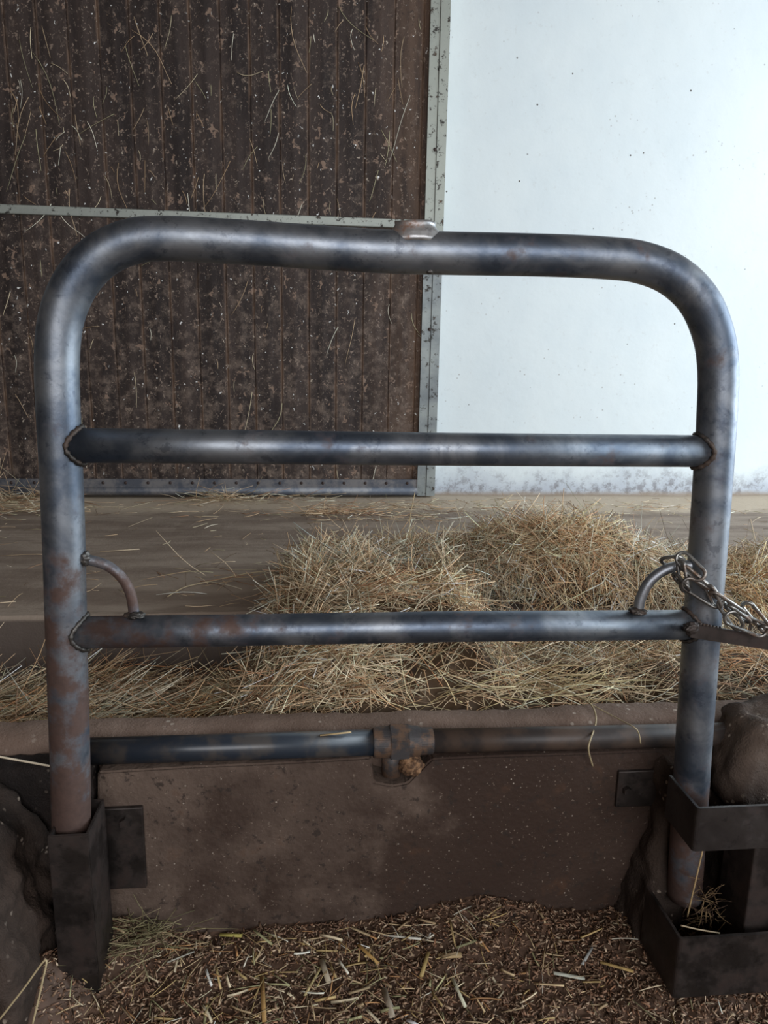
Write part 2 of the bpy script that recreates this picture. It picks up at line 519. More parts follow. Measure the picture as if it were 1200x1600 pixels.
def dmul(m_, a_, b_): return m_.math('MULTIPLY', a_, b_)
pm = N('stained_panel_concrete', .8, 0, .28)
p = pm.xyz()
c = pm.mix(pm.ramp(pm.noise(4, 5), .35, .65), (.085, .057, .043), (.150, .106, .081))
st = pm.math('ADD', pm.noise(3.2, 6, .65), pm.ramp(p[0], .05, .45, 0, .26))
st = pm.math('ADD', st, pm.ramp(p[2], .10, .24, .12, 0))
c = pm.mix(pm.ramp(st, .48, .66, 0, .9), c, (.042, .024, .017))
c = pm.mix(pm.ramp(pm.noise(46, 5, .7), .57, .66, 0, .8), c, (.035, .025, .02))
c = pm.mix(pm.ramp(pm.noise(8, 4, .7), .6, .72, 0, .5), c, (.10, .05, .028))
c = pm.mix(dmul(pm, pm.ramp(pm.noise(150, 3, .6), .66, .70), .7), c, (.26, .20, .155))
c = pm.mix(spots(pm, 50, .10, 6, .52, .60, pm.P), c, (.40, .34, .28))
pm.color(c); pm.bump(pm.math('ADD', pm.noise(50, 5, .75), pm.math('MULTIPLY', pm.voro(90), .4)), .55, .005)

top = [(152, 1207), (200, 1204), (300, 1198), (400, 1194), (500, 1189), (580, 1184), (584, 1222), (612, 1228), (636, 1224), (660, 1200), (675, 1186), (760, 1182), (900, 1178), (1000, 1174), (1048, 1172)]
bot = [(1046, 1300), (1036, 1330), (1030, 1370), (1010, 1410), (985, 1440), (985, 1500), (152, 1500)]
bm = bmesh.new()
fr = [bm.verts.new(at(a, b, PY)) for a, b in top+bot]
f = bm.faces.new(fr)
ex = bmesh.ops.extrude_face_region(bm, geom=[f])
nv = [g for g in ex['geom'] if isinstance(g, bmesh.types.BMVert)]
for v_ in nv: v_.co.y += KY0-PY-.002
bmesh.ops.recalc_face_normals(bm, faces=bm.faces[:])
bmesh.ops.bevel(bm, geom=bm.edges[:], offset=.004, segments=2, affect='EDGES')
panel = empty('manger_panel', (at(600, 1450, PY)[0], PY, 0), 'brown speckled concrete panel standing below the pipe, under the gate', 'panel')
from_bm('slab', bm, pm.m, panel)

def px_box(name, x0, x1, y0, y1, Y0, Y1, mat, parent, bev=.002):
    a = at(x0, y1, Y0); b = at(x1, y0, Y0)
    return box(name, min(a[0], b[0]), max(a[0], b[0]), Y0, Y1, min(a[2], b[2]), max(a[2], b[2]), mat, parent, bev)

def bolt(parent, c, r=.012, axis='y', mat=RUST_STEEL):
    bm = bmesh.new()
    bmesh.ops.create_cone(bm, segments=6, radius1=r, radius2=r*.92, depth=.012, cap_ends=True, matrix=Matrix.Translation(Vector([float(q) for q in c])) @ Matrix.Rotation(math.pi/2, 4, 'X'))
    bmesh.ops.create_cone(bm, segments=20, radius1=r*1.5, radius2=r*1.5, depth=.003, cap_ends=True, matrix=Matrix.Translation(Vector((float(c[0]), float(c[1])+.006, float(c[2])))) @ Matrix.Rotation(math.pi/2, 4, 'X'))
    return from_bm('bolt', bm, mat, parent)

pl = px_box('fixing_plate', 140, 222, 1262, 1392, PY-.011, PY-.001, RUST_STEEL, panel)
bolt(pl, at(196, 1286, PY-.016))
pl = px_box('fixing_plate', 962, 1046, 1203, 1262, PY-.009, PY-.001, RUST_STEEL, panel)
bolt(pl, at(980, 1236, PY-.014), .010)

# crumbling masonry on both sides
RUB = dirty_concrete('shaded_crumbling_masonry', (.060, .040, .030), (.026, .018, .014), (.30, .24, .19), speck=60, bump=.9)  # darkened base colour carries the shade around the left pier
LIT = dirty_concrete('rough_stone', (.12, .084, .062), (.05, .035, .028), (.34, .28, .22), speck=60, bump=.9)
a = at(1052, 1300, 1.30)
def taper(p):
    return Vector((p.x + max(0, .22-p.z)*-.30, p.y - max(0, .2-p.z)*.25, p.z))
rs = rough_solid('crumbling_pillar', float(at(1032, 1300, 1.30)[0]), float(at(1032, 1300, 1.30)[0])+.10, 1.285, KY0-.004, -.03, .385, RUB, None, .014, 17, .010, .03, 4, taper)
tag(rs, 'crumbling brown masonry pillar stub behind right gate leg', 'masonry')
# big rock-like block at the right edge
sx = float(at(1128, 1250, 1.30)[0])
def rock(p):
    k = max(0.0, (p.z-.30)/.16)
    return Vector((p.x + .045*k*k, p.y+.02*k, p.z))
rs = rough_solid('stone_block', sx, sx+.34, 1.265, KY0-.004, .30, .475, LIT, None, .020, 9, .007, .03, 9, rock)
tag(rs, 'rough brown stone block resting on the pillar at the right edge', 'stone')
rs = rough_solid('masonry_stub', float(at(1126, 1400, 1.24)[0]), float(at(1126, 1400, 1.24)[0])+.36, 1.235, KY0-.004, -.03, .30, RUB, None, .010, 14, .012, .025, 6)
tag(rs, 'brown masonry block behind the steel straps at the right edge', 'masonry')
# left
lx = float(at(22, 1450, 1.10)[0])
def lrock(p):
    k = max(0.0, (p.z-.12)/.2)
    return Vector((p.x - .05*k*k, p.y+.01*k, p.z))
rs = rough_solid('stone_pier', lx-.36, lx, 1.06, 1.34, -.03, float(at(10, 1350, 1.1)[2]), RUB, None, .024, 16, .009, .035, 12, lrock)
tag(rs, 'rough speckled stone pier at the left edge, left of the gate leg', 'stone')
DRK = dirty_concrete('recess_shade_dark', (.030, .020, .016), (.012, .009, .008), (.09, .07, .055), speck=60, bump=.9)  # shade of the open recess put into a near-black colour
rs = rough_solid('recess_shade_block', lx-.36, float(at(150, 1300, PY)[0]), PY-.006, KY0-.004, -.03, float(at(40, 1200, PY)[2]), DRK, None, .010, 18, .012, .012, 22)  # added block, stands in for the dark void below the kerb
tag(rs, 'added near-black block for the shaded recess under the kerb behind the left gate leg', 'masonry')

# ------------------------------------------------------------------ water pipe
pipe_blue = N('black_plastic_pipe', .34, 0, .5)
c = pipe_blue.mix(pipe_blue.ramp(pipe_blue.noise(14, 5), .45, .62), (.020, .026, .036), (.055, .048, .044)); pipe_blue.color(c)
pipe_brown = N('dirty_pipe', .5, 0, .45)
c = pipe_brown.mix(pipe_brown.ramp(pipe_brown.noise(14, 5), .40, .62), (.038, .030, .027), (.08, .054, .040)); pipe_brown.color(c)
fit = N('dirty_coupling', .55, .2, .4)
c = fit.mix(fit.ramp(fit.noise(30, 5), .42, .6), (.055, .05, .05), (.14, .085, .055)); fit.color(c); fit.bump(fit.noise(90, 3), .3, .003)
PPY = 1.385
pr = .0265
A = at(128, 1174, PPY); B = at(592, 1160, PPY); Cc = at(650, 1158, PPY); Dd = at(1330, 1142, PPY)
wp = empty('water_pipe', B, 'dark water pipe running along the top of the concrete panel', 'pipe')
tube('pipe_run', [A, at(300, 1169, PPY), B], pr, pipe_blue.m, wp)['label'] = 'glossy blue-black pipe left of the coupling'
tube('pipe_run', [Cc, at(900, 1153, PPY), Dd], pr*.93, pipe_brown.m, wp)['label'] = 'dull brown-coated pipe right of the coupling'
ax = Vector([float(q) for q in (Cc-B)]).normalized()
def ringseg(name, t0, t1, r0, r1, seg, mat):
    p0 = B+(Cc-B)*t0; p1 = B+(Cc-B)*t1
    bm = bmesh.new(); d = Vector([float(q) for q in p1-p0])
    M = Matrix.Translation(Vector([float(q) for q in (p0+p1)/2])) @ d.to_track_quat('Z', 'Y').to_matrix().to_4x4()
    bmesh.ops.create_cone(bm, segments=seg, radius1=r0, radius2=r1, depth=d.length, cap_ends=True, matrix=M)
    bmesh.ops.bevel(bm, geom=bm.edges[:], offset=.0015, segments=2, affect='EDGES')
    return from_bm(name, bm, mat, wp)
ringseg('collar', -.16, .30, .031, .033, 28, fit.m)
ringseg('hex_nut', .28, .78, .040, .040, 6, fit.m)
ringseg('collar', .76, 1.10, .034, .031, 28, fit.m)
ringseg('collar', 1.08, 1.45, .0285, .0275, 28, fit.m)
tee = at(612, 1170, PPY)
tube('outlet_stub', [tee, tee+np.array([0, -.006, -.055])], [.022, .020], fit.m, wp, 16)
rust = N('orange_rust_crust', .9, 0, .2)
rust.color(rust.mix(rust.ramp(rust.noise(60, 5), .4, .62), (.09, .05, .03), (.30, .17, .09))); rust.bump(rust.noise(90, 5), .8, .006)
rb = at(643, 1196, PY+.005)
def lump(name, c, rx, ry, rz, mat, parent=None, seed=1, amp=.35, sub=4):
    bm = bmesh.new(); bmesh.ops.create_icosphere(bm, subdivisions=sub, radius=1)
    for v_ in bm.verts:
        k = 1 + fnoise(v_.co, 1.6, seed)*amp + fnoise(v_.co, 6, seed)*amp*.3
        v_.co = Vector((v_.co.x*rx*k+float(c[0]), v_.co.y*ry*k+float(c[1]), v_.co.z*rz*k+float(c[2])))
    return from_bm(name, bm, mat, parent, True)
lump('rust_crust', rb, .024, .018, .019, rust.m, wp, 5)['label'] = 'orange-brown rust crust below the coupling'

# ------------------------------------------------------------------ the gate
gate = empty('feeding_gate', (at(600, 1250, GY)[0], GY, .12), 'round-cornered tubular steel cattle gate with two cross rails', 'gate')
fpx = [(116, 1345), (112, 1290), (110, 1200), (107, 1100), (104, 1000), (100, 850), (94.5, 710), (89.5, 600), (91, 530), (101, 480), (124, 434), (160, 398), (208, 377), (262, 373), (330, 376), (400, 380), (500, 387), (600, 393), (700, 396), (850, 399), (940, 403), (1000, 410), (1052, 431), (1092, 470), (1115, 525), (1122, 580), (1120, 650), (1115, 730), (1108, 830), (1098, 960), (1091, 1060), (1084, 1160), (1079, 1240), (1074, 1320), (1069, 1400)]
R0 = .0338
tube('frame_tube', spline([at(a, b, GY) for a, b in fpx], 8), R0, FRAME_STEEL, gate, 40)
RR = .0286
midL, midR = at(100, 696, GY), at(1112, 705, GY)
lowL, lowR = at(104, 988, GY), at(1094, 976, GY)
tube('rail', [midL, at(350, 698, GY), at(700, 702, GY), midR], RR, RAIL_STEEL, gate, 36)['label'] = 'upper straight cross rail'
tube('rail', [lowL, at(350, 985, GY), at(700, 979, GY), lowR], RR*.98, RAIL_STEEL, gate, 36)['label'] = 'lower straight cross rail'
def weld_ring(cx, cz, rail_r, side, seed):
    "weld bead where a rail meets the frame leg: a ring lying on the leg's round surface"
    pts, rad = [], []
    for i in range(48):
        a = 2*math.pi*i/48
        yy = math.cos(a)*(rail_r+.002); zz = math.sin(a)*(rail_r+.002)
        xx = math.sqrt(max(0, (R0+.001)**2-yy*yy))
        pts.append((cx+side*xx, GY+yy, cz+zz)); rad.append(.0042+.0012*math.sin(a*17)+.0008*noise.noise(Vector((a*3, seed, 0))))
    bm = bmesh.new(); tube_bm(bm, pts, rad, 8, closed=True)
    from_bm('weld_bead', bm, WELD, gate)
weld_ring(float(at(95, 697, GY)[0]), float(midL[2]), RR, 1, 1)
weld_ring(float(at(1116, 705, GY)[0]), float(midR[2]), RR, -1, 2)
weld_ring(float(at(104, 988, GY)[0]), float(lowL[2]), RR, 1, 3)
weld_ring(float(at(1097, 976, GY)[0]), float(lowR[2]), RR, -1, 4)
# curved loops
loopL = tube('tie_loop', spline([at(a, b, GY) for a, b in ((122, 871), (140, 875), (168, 884), (190, 902), (204, 928), (211, 968))], 8), .0090, LOOP_STEEL if False else RAIL_STEEL, gate, 20)
loopR = tube('tie_loop', spline([at(a, b, GY) for a, b in ((996, 958), (1001, 935), (1014, 910), (1036, 892), (1062, 884), (1096, 884))], 8), .0096, LOOP_STEEL, gate, 20)
lump('weld_bead', at(211, 961, GY-.008), .016, .012, .006, WELD, loopL, 8)
lump('weld_bead', at(133, 872, GY-.003), .010, .012, .012, WELD, loopL, 9)
lump('weld_bead', at(996, 955, GY-.006), .016, .014, .006, WELD, loopR, 10)
# flared stub on the top tube
s0 = at(648, 376, GY)
pts = [s0+np.array([0, 0, z]) for z in (-.004, .004, .010, .014, .019, .024, .0285)]
bm = bmesh.new(); tube_bm(bm, pts, [.052, .045, .040, .037, .0315, .0295, .030], 36)
for v_ in bm.verts:
    v_.co.x = float(s0[0]) + (v_.co.x-float(s0[0]))*1.12
    v_.co.y = GY + (v_.co.y-GY)*(.62+.18*min(1, max(0, (v_.co.z-float(s0[2])+.004)/.03)))
    v_.co.z += fnoise(v_.co, 30, 3)*.0025
STUB = steel('ground_stub_steel', lambda m: .02, (.42, .42, .42), (.20, .19, .18), (.22, .12, .07), .50, .66, .42)
from_bm('socket_stub', bm, STUB, gate)
lump('weld_bead', at(671, 424, GY-.012), .006, .006, .004, WELD, gate, 12)
# latch bar: flat bar from the end of the lower rail to the right, with a row of weld beads
p0, p1 = at(1066, 976, GY-.040), at(1330, 1024, GY-.040)
bm = bmesh.new(); th, hh = .006, .013
q0 = at(1078, 985, 1.212); q1 = at(1330, 1024, 1.212)
vs = []
for q, hgt_ in ((q0, .013), (q1, .015)):
    for dy, dz in ((-th/2, -hgt_), (th/2, -hgt_), (th/2, hgt_), (-th/2, hgt_)):
        vs.append(bm.verts.new((float(q[0]), float(q[1])+dy, float(q[2])+dz)))
for i in range(4):
    bm.faces.new((vs[i], vs[(i+1) % 4], vs[4+(i+1) % 4], vs[4+i]))
bm.faces.new(vs[3::-1]); bm.faces.new(vs[4:])
bmesh.ops.recalc_face_normals(bm, faces=bm.faces[:])
bmesh.ops.bevel(bm, geom=bm.edges[:], offset=.001, segments=2, affect='EDGES')
from_bm('latch_bar', bm, RUST_STEEL, gate)
lump('weld_bead', at(1080, 982, 1.213), .016, .008, .012, RUST_STEEL, gate, 15)
for i in range(7):
    t = (1094+i*5.2)
    lump('weld_bead', at(t, 975+ i*1.0, 1.214), .0033, .004, .0026, WELD, gate, 20+i, .2, 2)
# ------------------------------------------------------------------ sockets and straps
sk = empty('gate_socket', (at(110, 1440, 1.2)[0], 1.2, .05), 'rusty steel box socket holding the left gate leg', 'socket')
zt = float(at(110, 1305, 1.195)[2]); zbm = -.02
xa, xb = float(at(74, 1310, 1.195)[0]), float(at(137, 1310, 1.195)[0])
bm = bmesh.new(); t = .005
box_bm(bm, xa, xb, 1.195, 1.195+t, zbm, zt)
box_bm(bm, xb-t, xb, 1.195+t, 1.30, zbm, zt-.001)
box_bm(bm, xa, xa+t, 1.195+t, 1.30, zbm, zt-.001)
box_bm(bm, xa, xb, 1.30, 1.30+t, zbm, zt-.001)
bmesh.ops.bevel(bm, geom=bm.edges[:], offset=.0012, segments=2, affect='EDGES')
from_bm('socket_box', bm, RUST_STEEL, sk)

def strap(name, x0px, y0px, y1px, Y, label, xl_back, mat, ydeep):
    c0 = at(x0px, y0px, Y); c1 = at(x0px, y1px, Y)
    zt_, zb_ = float(c0[2]), float(c1[2]); x = float(c0[0]); t = .007
    bm = bmesh.new()
    prof = [(x+.0, ydeep), (x, Y+.006), (x+.0018, Y+.0018), (x+.006, Y), (x+.42, Y), (x+.42, Y+t), (x+.0085, Y+t), (x+t, Y+.0085), (x+t, ydeep)]
    a = [bm.verts.new((u, w, zb_)) for u, w in prof]; b = [bm.verts.new((u, w, zt_)) for u, w in prof]
    for i in range(len(prof)):
        j = (i+1) % len(prof); bm.faces.new((a[j], a[i], b[i], b[j]))
    bm.faces.new(a); bm.faces.new(b[::-1])
    bmesh.ops.recalc_face_normals(bm, faces=bm.faces[:])
    bmesh.ops.bevel(bm, geom=bm.edges[:], offset=.0009, segments=2, affect='EDGES')
    o = from_bm(name, bm, mat)
    return tag(o, label, 'strap', 'bent steel straps at the right gate leg')
strap('steel_strap', 1090, 1264, 1331, 1.125, 'dark bent flat steel strap around the right gate leg, upper one', 0, STRAP_STEEL, 1.235)
strap('steel_strap', 1062, 1468, 1560, 1.10, 'dark bent flat steel strap near the bedding, lower one', 0, RUST_STEEL, 1.24)
x = float(at(1172, 1400, 1.13)[0])
uz = float(at(1090, 1331, 1.125)[2])
cp = box('steel_post', x, x+.12, 1.135, 1.228, -.03, uz+.02, RUST_STEEL, None, .003)
tag(cp, 'dark steel post behind the two straps at the right edge', 'post')

# ------------------------------------------------------------------ chain
ch = empty('tie_chain', at(1060, 880, 1.2), 'steel chain hooked over the right tie loop of the gate', 'chain')
def link(x1, y1, Y1, x2, y2, Y2, w, roll, wr=.0033):
    a, b = [Vector([float(q) for q in v_]) for v_ in (at(x1, y1, Y1), at(x2, y2, Y2))]
    d = b-a; Ln = d.length; d.normalize()
    s = d.cross(Vector((0, 1, 0))).normalized()
    s = Matrix.Rotation(math.radians(roll), 3, d) @ s
    h = max(Ln/2-w/2, .002); c_ = (a+b)/2
    pts = []
    for i in range(14):
        an = -math.pi/2 + math.pi*i/13; pts.append(c_ + d*(h+math.cos(an)*w/2) + s*(math.sin(an)*w/2))
    for i in range(14):
        an = math.pi/2 + math.pi*i/13; pts.append(c_ + d*(-h+math.cos(an)*w/2) + s*(math.sin(an)*w/2))
    bm = bmesh.new(); tube_bm(bm, pts, wr, 10, closed=True)
    bmesh.ops.recalc_face_normals(bm, faces=bm.faces[:])
    from_bm('link', bm, CHAIN_STEEL, ch)
LK = [(1034, 878, 1.262, 1068, 874, 1.235, .020, 20), (1052, 897, 1.232, 1076, 922, 1.205, .020, 80),
      (1060, 866, 1.235, 1098, 904, 1.198, .024, 10), (1063, 876, 1.226, 1070, 924, 1.214, .018, 75),
      (1066, 884, 1.222, 1119, 930, 1.196, .018, 65), (1068, 908, 1.208, 1128, 944, 1.196, .024, 8),
      (1107, 914, 1.196, 1122, 949, 1.196, .020, 70), (1112, 925, 1.192, 1160, 957, 1.192, .019, 70),
      (1126, 938, 1.190, 1157, 982, 1.190, .018, 12), (1136, 946, 1.192, 1170, 972, 1.19, .018, 70),
      (1134, 962, 1.186, 1198, 988, 1.186, .026, 6), (1164, 942, 1.192, 1202, 988, 1.186, .018, 40),
      (1188, 978, 1.186, 1250, 1004, 1.186, .020, 70), (1235, 994, 1.186, 1300, 1020, 1.186, .022, 10)]
for q in LK: link(*q)

# ------------------------------------------------------------------ hay
def interp(x, xs_, ys_): return np.interp(x, xs_, ys_)
# ridge of the big heap on the alley (measured tops)
tops = [(300, 1010), (400, 960), (440, 925), (480, 872), (560, 862), (650, 862), (720, 853), (780, 828), (850, 813), (930, 818), (990, 842), (1050, 870), (1120, 890), (1200, 880), (1330, 872), (1500, 900)]
YR = 2.42
TX = np.array([at(a, b, YR)[0] for a, b in tops]); TZt = np.array([at(a, b, YR)[2] for a, b in tops])
vn = np.vectorize(lambda x, y, s, sd: noise.fractal(Vector((x*s+sd, y*s, sd)), 1.0, 2.0, 4))
XH0 = float(at(422, 930, 2.3)[0]); XHF = float(at(340, 1080, 1.65)[0])

def hay_h(X, Y):
    top_ = interp(X, TX, TZt) - .015
    # alley heap cross-section
    k = np.clip(1-((Y-YR)/np.where(Y < YR, .15, .42))**2, 0, None)**.6
    alley = np.where((k > 0) & (top_ > AZ+.02), (AZ-.01) + np.clip(top_-AZ, 0, None)*k, np.where(Y < AE, 0.0, AZ-.06))
    # left part tumbles forward over the edge into the trough
    XB = np.interp(Y, [1.62, 2.3], [XHF, XH0])
    lw = np.clip((X-XB)/.10, 0, 1)*np.clip((float(at(760, 950, 2.2)[0])-X)/.16, 0, 1)
    lw = lw*lw*(3-2*lw)
    front = np.clip((Y-1.585)/.45, 0, 1)
    tumble = .36 + (np.minimum(top_, .60)-.36)*front**.6
    back = np.clip((Y-2.5)/.2, 0, 1)
    tumble = tumble*(1-back)+(AZ-.06)*back
    # trough fill
    tf = .30 + .06*np.clip((X+.3)/.6, 0, 1) + .012*np.sin(X*7)
    tf = np.where(Y > 2.22, -1, tf - .01 - .09*np.clip((Y-1.8)/.4, 0, 1)*(1-.3*np.clip((X-.1)/.3, 0, 1)) )
    tf = np.where((X > .35), tf+.05*np.exp(-((Y-1.75)/.13)**2), tf)
    base = np.where(Y < AE, TZ-.01, AZ-.06)
    h = np.maximum(np.maximum(alley, tf), base)
    h = np.where(tumble > h, h+(tumble-h)*lw, h)
    h = h + vn(X, Y, 7, 3.0)*.022 + vn(X, Y, 22, 1.0)*.008
    # hugging the kerb
    h = np.where(Y < 1.66, np.minimum(h, .385+ (Y-1.56)*.6), h)
    return h

nx, ny = 230, 110
gx = np.linspace(-1.7, 2.2, nx); gyv = np.linspace(1.545, 2.88, ny)
GX, GYY = np.meshgrid(gx, gyv)
H = hay_h(GX, GYY)
ev = np.stack([GX.ravel(), GYY.ravel(), H.ravel()], 1)
i, j = np.meshgrid(np.arange(nx-1), np.arange(ny-1)); a = (j*nx+i).ravel()
ef = np.stack([a, a+1, a+1+nx, a+nx], 1)
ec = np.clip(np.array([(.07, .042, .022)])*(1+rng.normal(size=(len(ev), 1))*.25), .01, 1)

def surf_samples(n, x0, x1, y0, y1, minz):
    X = rng.uniform(x0, x1, n*5); Y = rng.uniform(y0, y1, n*5)
    Z = hay_h(X, Y)
    keep = Z > minz(X, Y)
    X, Y, Z = X[keep][:n], Y[keep][:n], Z[keep][:n]
    e = .01
    nX = -(hay_h(X+e, Y)-hay_h(X-e, Y))/(2*e); nY = -(hay_h(X, Y+e)-hay_h(X, Y-e))/(2*e)
    Nn = np.stack([nX, nY, np.ones_like(X)], 1); Nn /= np.linalg.norm(Nn, axis=1)[:, None]
    return np.stack([X, Y, Z], 1), Nn

minz = lambda X, Y: np.where(Y > AE, AZ+.004, TZ+.02)
# cut the base where only bare floor lies
keep = (ev[:, 2] > minz(ev[:, 0], ev[:, 1])-.012)
ef = ef[keep[ef].all(axis=1)]

def lay(n, x0, x1, y0, y1, lift=.35, lmin=.05, lmax=.2, dirbias=None, r=.0012, pal=PAL_HAY, p=None):
    P, Nn = surf_samples(n, x0, x1, y0, y1, minz)
    n = len(P)
    D = rng.normal(size=(n, 3)); D[:, 1] *= .8
    if dirbias is not None: D += np.array(dirbias)
    D -= Nn*(D*Nn).sum(1)[:, None]; D /= np.linalg.norm(D, axis=1)[:, None]
    D += Nn*(np.abs(rng.normal(0, lift, n)))[:, None]
    L = rng.uniform(lmin, lmax, n)
    return [P - D*(L*.3)[:, None] + Nn*rng.uniform(0, .012, n)[:, None], D, L, rng.uniform(.6, 1.35, n)*r, pick(pal, n, p)]

def patchy(S, amp=.55):
    P, C = S[0], S[4]
    a = vn(P[:, 0], P[:, 1]+P[:, 2], 6, 21.0); b = vn(P[:, 0], P[:, 1]+P[:, 2], 4, 33.0)
    g = np.clip(1+amp*1.6*a, .45, 1.5)[:, None]
    tint = np.stack([1+.25*b, 1+0*b, 1-.30*b], 1)
    S = list(S); S[4] = np.clip(C*g*tint, .01, .95); return S
def cat(*parts): return [np.concatenate(z) for z in zip(*parts)]
VX0, VX1 = -1.65, 2.15
heapP = np.array([.16, .15, .14, .09, .15, .08, .07, .09, .07])
troP = np.array([.14, .10, .20, .12, .12, .12, .08, .10, .02])
def split(partsX): return partsX
A_ = lay(11300, float(XH0)-.05, VX1, 2.0, 2.8, .28, .06, .24, None, .0017, PAL_HAY, heapP)
B_ = lay(8800, VX0, VX1, 1.57, 2.25, .24, .06, .24, None, .0014, PAL_HAY, troP)
D_ = lay(3600, XHF, .15, 1.6, 2.4, .30, .10, .30, (.1, -1.1, .0), .0016, PAL_HAY, heapP)
E_ = cat(lay(1100, XH0-.02, 1.3, 2.2, 2.5, .7, .06, .17, None, .0012, PAL_HAY, heapP), lay(4300, XH0, VX1, 2.24, 2.40, .3, .08, .24, (0, -.5, -.2), .0015, PAL_HAY, heapP))
# long tangled bundle lying along the trough left of the heap
F_ = lay(2600, VX0, XH0+.15, 1.6, 2.15, .14, .16, .40, (1.9, .1, 0), .0015, PAL_HAY, troP)
# pale fan of long stalks in front, right of centre
c0 = at(830, 1072, 1.68)
n = 120
Pf = np.array([at(a, b, 1.66) for a, b in zip(rng.uniform(690, 900, n), rng.uniform(1058, 1092, n))]) + rng.normal(size=(n, 3))*np.array([.0, .03, .006])
Df = np.stack([rng.normal(1, .25, n)*np.where(rng.random(n) < .85, 1, -1), rng.normal(0, .3, n), rng.normal(.12, .16, n)], 1)
G_ = [Pf, Df, rng.uniform(.1, .26, n), np.full(n, .0014), pick(np.array([(.76, .60, .36), (.66, .52, .30), (.84, .70, .48), (.50, .42, .22)]), n)]
# all stalks kept above the kerb and inside the trough
def clean(S, front=1.565):
    P, D, L, R, C = S
    for _ in range(2):
        end = P + D/np.linalg.norm(D, axis=1)[:, None]*L[:, None]
        bad = (end[:, 1] < front) & (end[:, 2] < .44); D[bad, 1] = np.abs(D[bad, 1])
        badp = (P[:, 1] < front) & (P[:, 2] < .44); P[badp, 1] = front+.01
    return [P, D, L, R, C]
alley_part = cat(A_, E_)
tr_part = cat(B_, D_, F_, G_)
m_back = alley_part[0][:, 1] > 2.28
heap = [z[m_back] for z in alley_part]
rest = [z[~m_back] for z in alley_part]
tr_part = clean(cat(tr_part, rest))
ycen = ev[ef].mean(axis=1)[:, 1]
heap = patchy(heap); tr_part = patchy(tr_part)
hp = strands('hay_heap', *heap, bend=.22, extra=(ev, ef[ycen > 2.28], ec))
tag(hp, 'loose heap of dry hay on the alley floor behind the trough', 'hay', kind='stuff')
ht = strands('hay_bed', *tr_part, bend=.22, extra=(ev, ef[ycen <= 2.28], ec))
tag(ht, 'tangled hay filling the trough right behind the concrete kerb', 'hay', kind='stuff')

# scattered stalks on the alley floor
n = 420
X = rng.uniform(-1.9, 2.6, n); Y = np.where(rng.random(n) < .55, rng.uniform(3.7, 4.24, n), rng.uniform(2.35, 3.9, n))
P = np.stack([X, Y, np.full(n, AZ+.009)], 1)
D = np.stack([rng.normal(0, 1, n), rng.normal(0, .7, n), rng.normal(0, .02, n)], 1)
S1 = [P, D, rng.gamma(2, .04, n).clip(.02, .28), rng.uniform(.0009, .0019, n), pick(PAL_HAY, n, heapP)]
def clump(px_, py_, n, sx_, sy_, lift, lmax, pal=PAL_HAY):
    c_ = on(px_, py_, AZ+.006)
    P = c_ + np.stack([rng.normal(0, sx_, n), rng.normal(0, sy_, n), np.abs(rng.normal(0, .012, n))], 1)
    P[:, 1] = np.minimum(P[:, 1], DY-.03)
    D = np.stack([rng.normal(0, 1, n), rng.normal(-.1, .5, n), np.abs(rng.normal(0, lift, n))], 1)
    return [P, D, rng.uniform(.04, lmax, n), np.full(n, .0015), pick(pal, n)]
S2 = [clump(345, 781, 90, .10, .03, .25, .24), clump(525, 803, 110, .12, .03, .12, .16, PAL_HAY[[2, 5, 7]]), clump(590, 812, 80, .2, .05, .1, .14),
      clump(20, 785, 150, .12, .05, .4, .34), clump(30, 800, 90, .14, .04, .15, .22), clump(720, 792, 60, .3, .06, .1, .14), clump(330, 905, 26, .12, .08, .1, .26), clump(420, 780, 60, .2, .05, .1, .2),
      clump(1000, 795, 40, .3, .06, .1, .12), clump(600, 795, 60, .3, .05, .1, .16)]
AL = cat(S1, *S2)
end = AL[0] + AL[1]/np.linalg.norm(AL[1], axis=1)[:, None]*AL[2][:, None]
bad = end[:, 1] > DY-.02; AL[1][bad, 1] *= -1
la = strands('loose_hay', *AL, bend=.10)
tag(la, 'scattered stalks and tufts of hay on the alley floor by the door', 'hay', kind='stuff')

# ------------------------------------------------------------------ bedding in the stall
def bed_h(X, Y):
    h = .012 + vn(X, Y, 5, 8.0)*.016 + vn(X, Y, 26, 4.0)*.006
    h += .05*np.exp(-((X-(-.40))/.10)**2 - ((Y-1.34)/.10)**2)
    h += .10*np.exp(-((X+.50)/.075)**2 - ((Y-1.20)/.055)**2)
    h += .055*np.exp(-((X-.36)/.13)**2 - ((Y-1.36)/.12)**2)
    return h
nx, ny = 260, 110
GX, GYY = np.meshgrid(np.linspace(-1.5, 1.7, nx), np.linspace(.25, 1.42, ny))
bv = np.stack([GX.ravel(), GYY.ravel(), bed_h(GX, GYY).ravel()], 1)
i, j = np.meshgrid(np.arange(nx-1), np.arange(ny-1)); a = (j*nx+i).ravel()
bf = np.stack([a, a+1, a+1+nx, a+nx], 1)
bc = np.clip(np.array([(.10, .060, .040)])*(1+rng.normal(size=(len(bv), 1))*.3), .01, 1)
BED = 1.05*np.array([(.24, .14, .09), (.16, .095, .06), (.32, .205, .13), (.42, .30, .20), (.08, .048, .032), (.27, .14, .08), (.56, .43, .30)])
def chips(n, x0, x1, y0, y1, lmin, lmax, r, pal, p=None, lift=.35):
    X = rng.uniform(x0, x1, n); Y = rng.uniform(y0, y1, n); Y = np.minimum(Y, 1.345)
    P = np.stack([X, Y, bed_h(X, Y)+rng.uniform(-.002, .006, n)], 1)
    D = np.stack([rng.normal(0, 1, n), rng.normal(0, 1, n), rng.normal(0, lift, n)], 1)
    return [P, D, rng.uniform(lmin, lmax, n), r*rng.uniform(.6, 1.4, n), pick(pal, n, p, .2)]
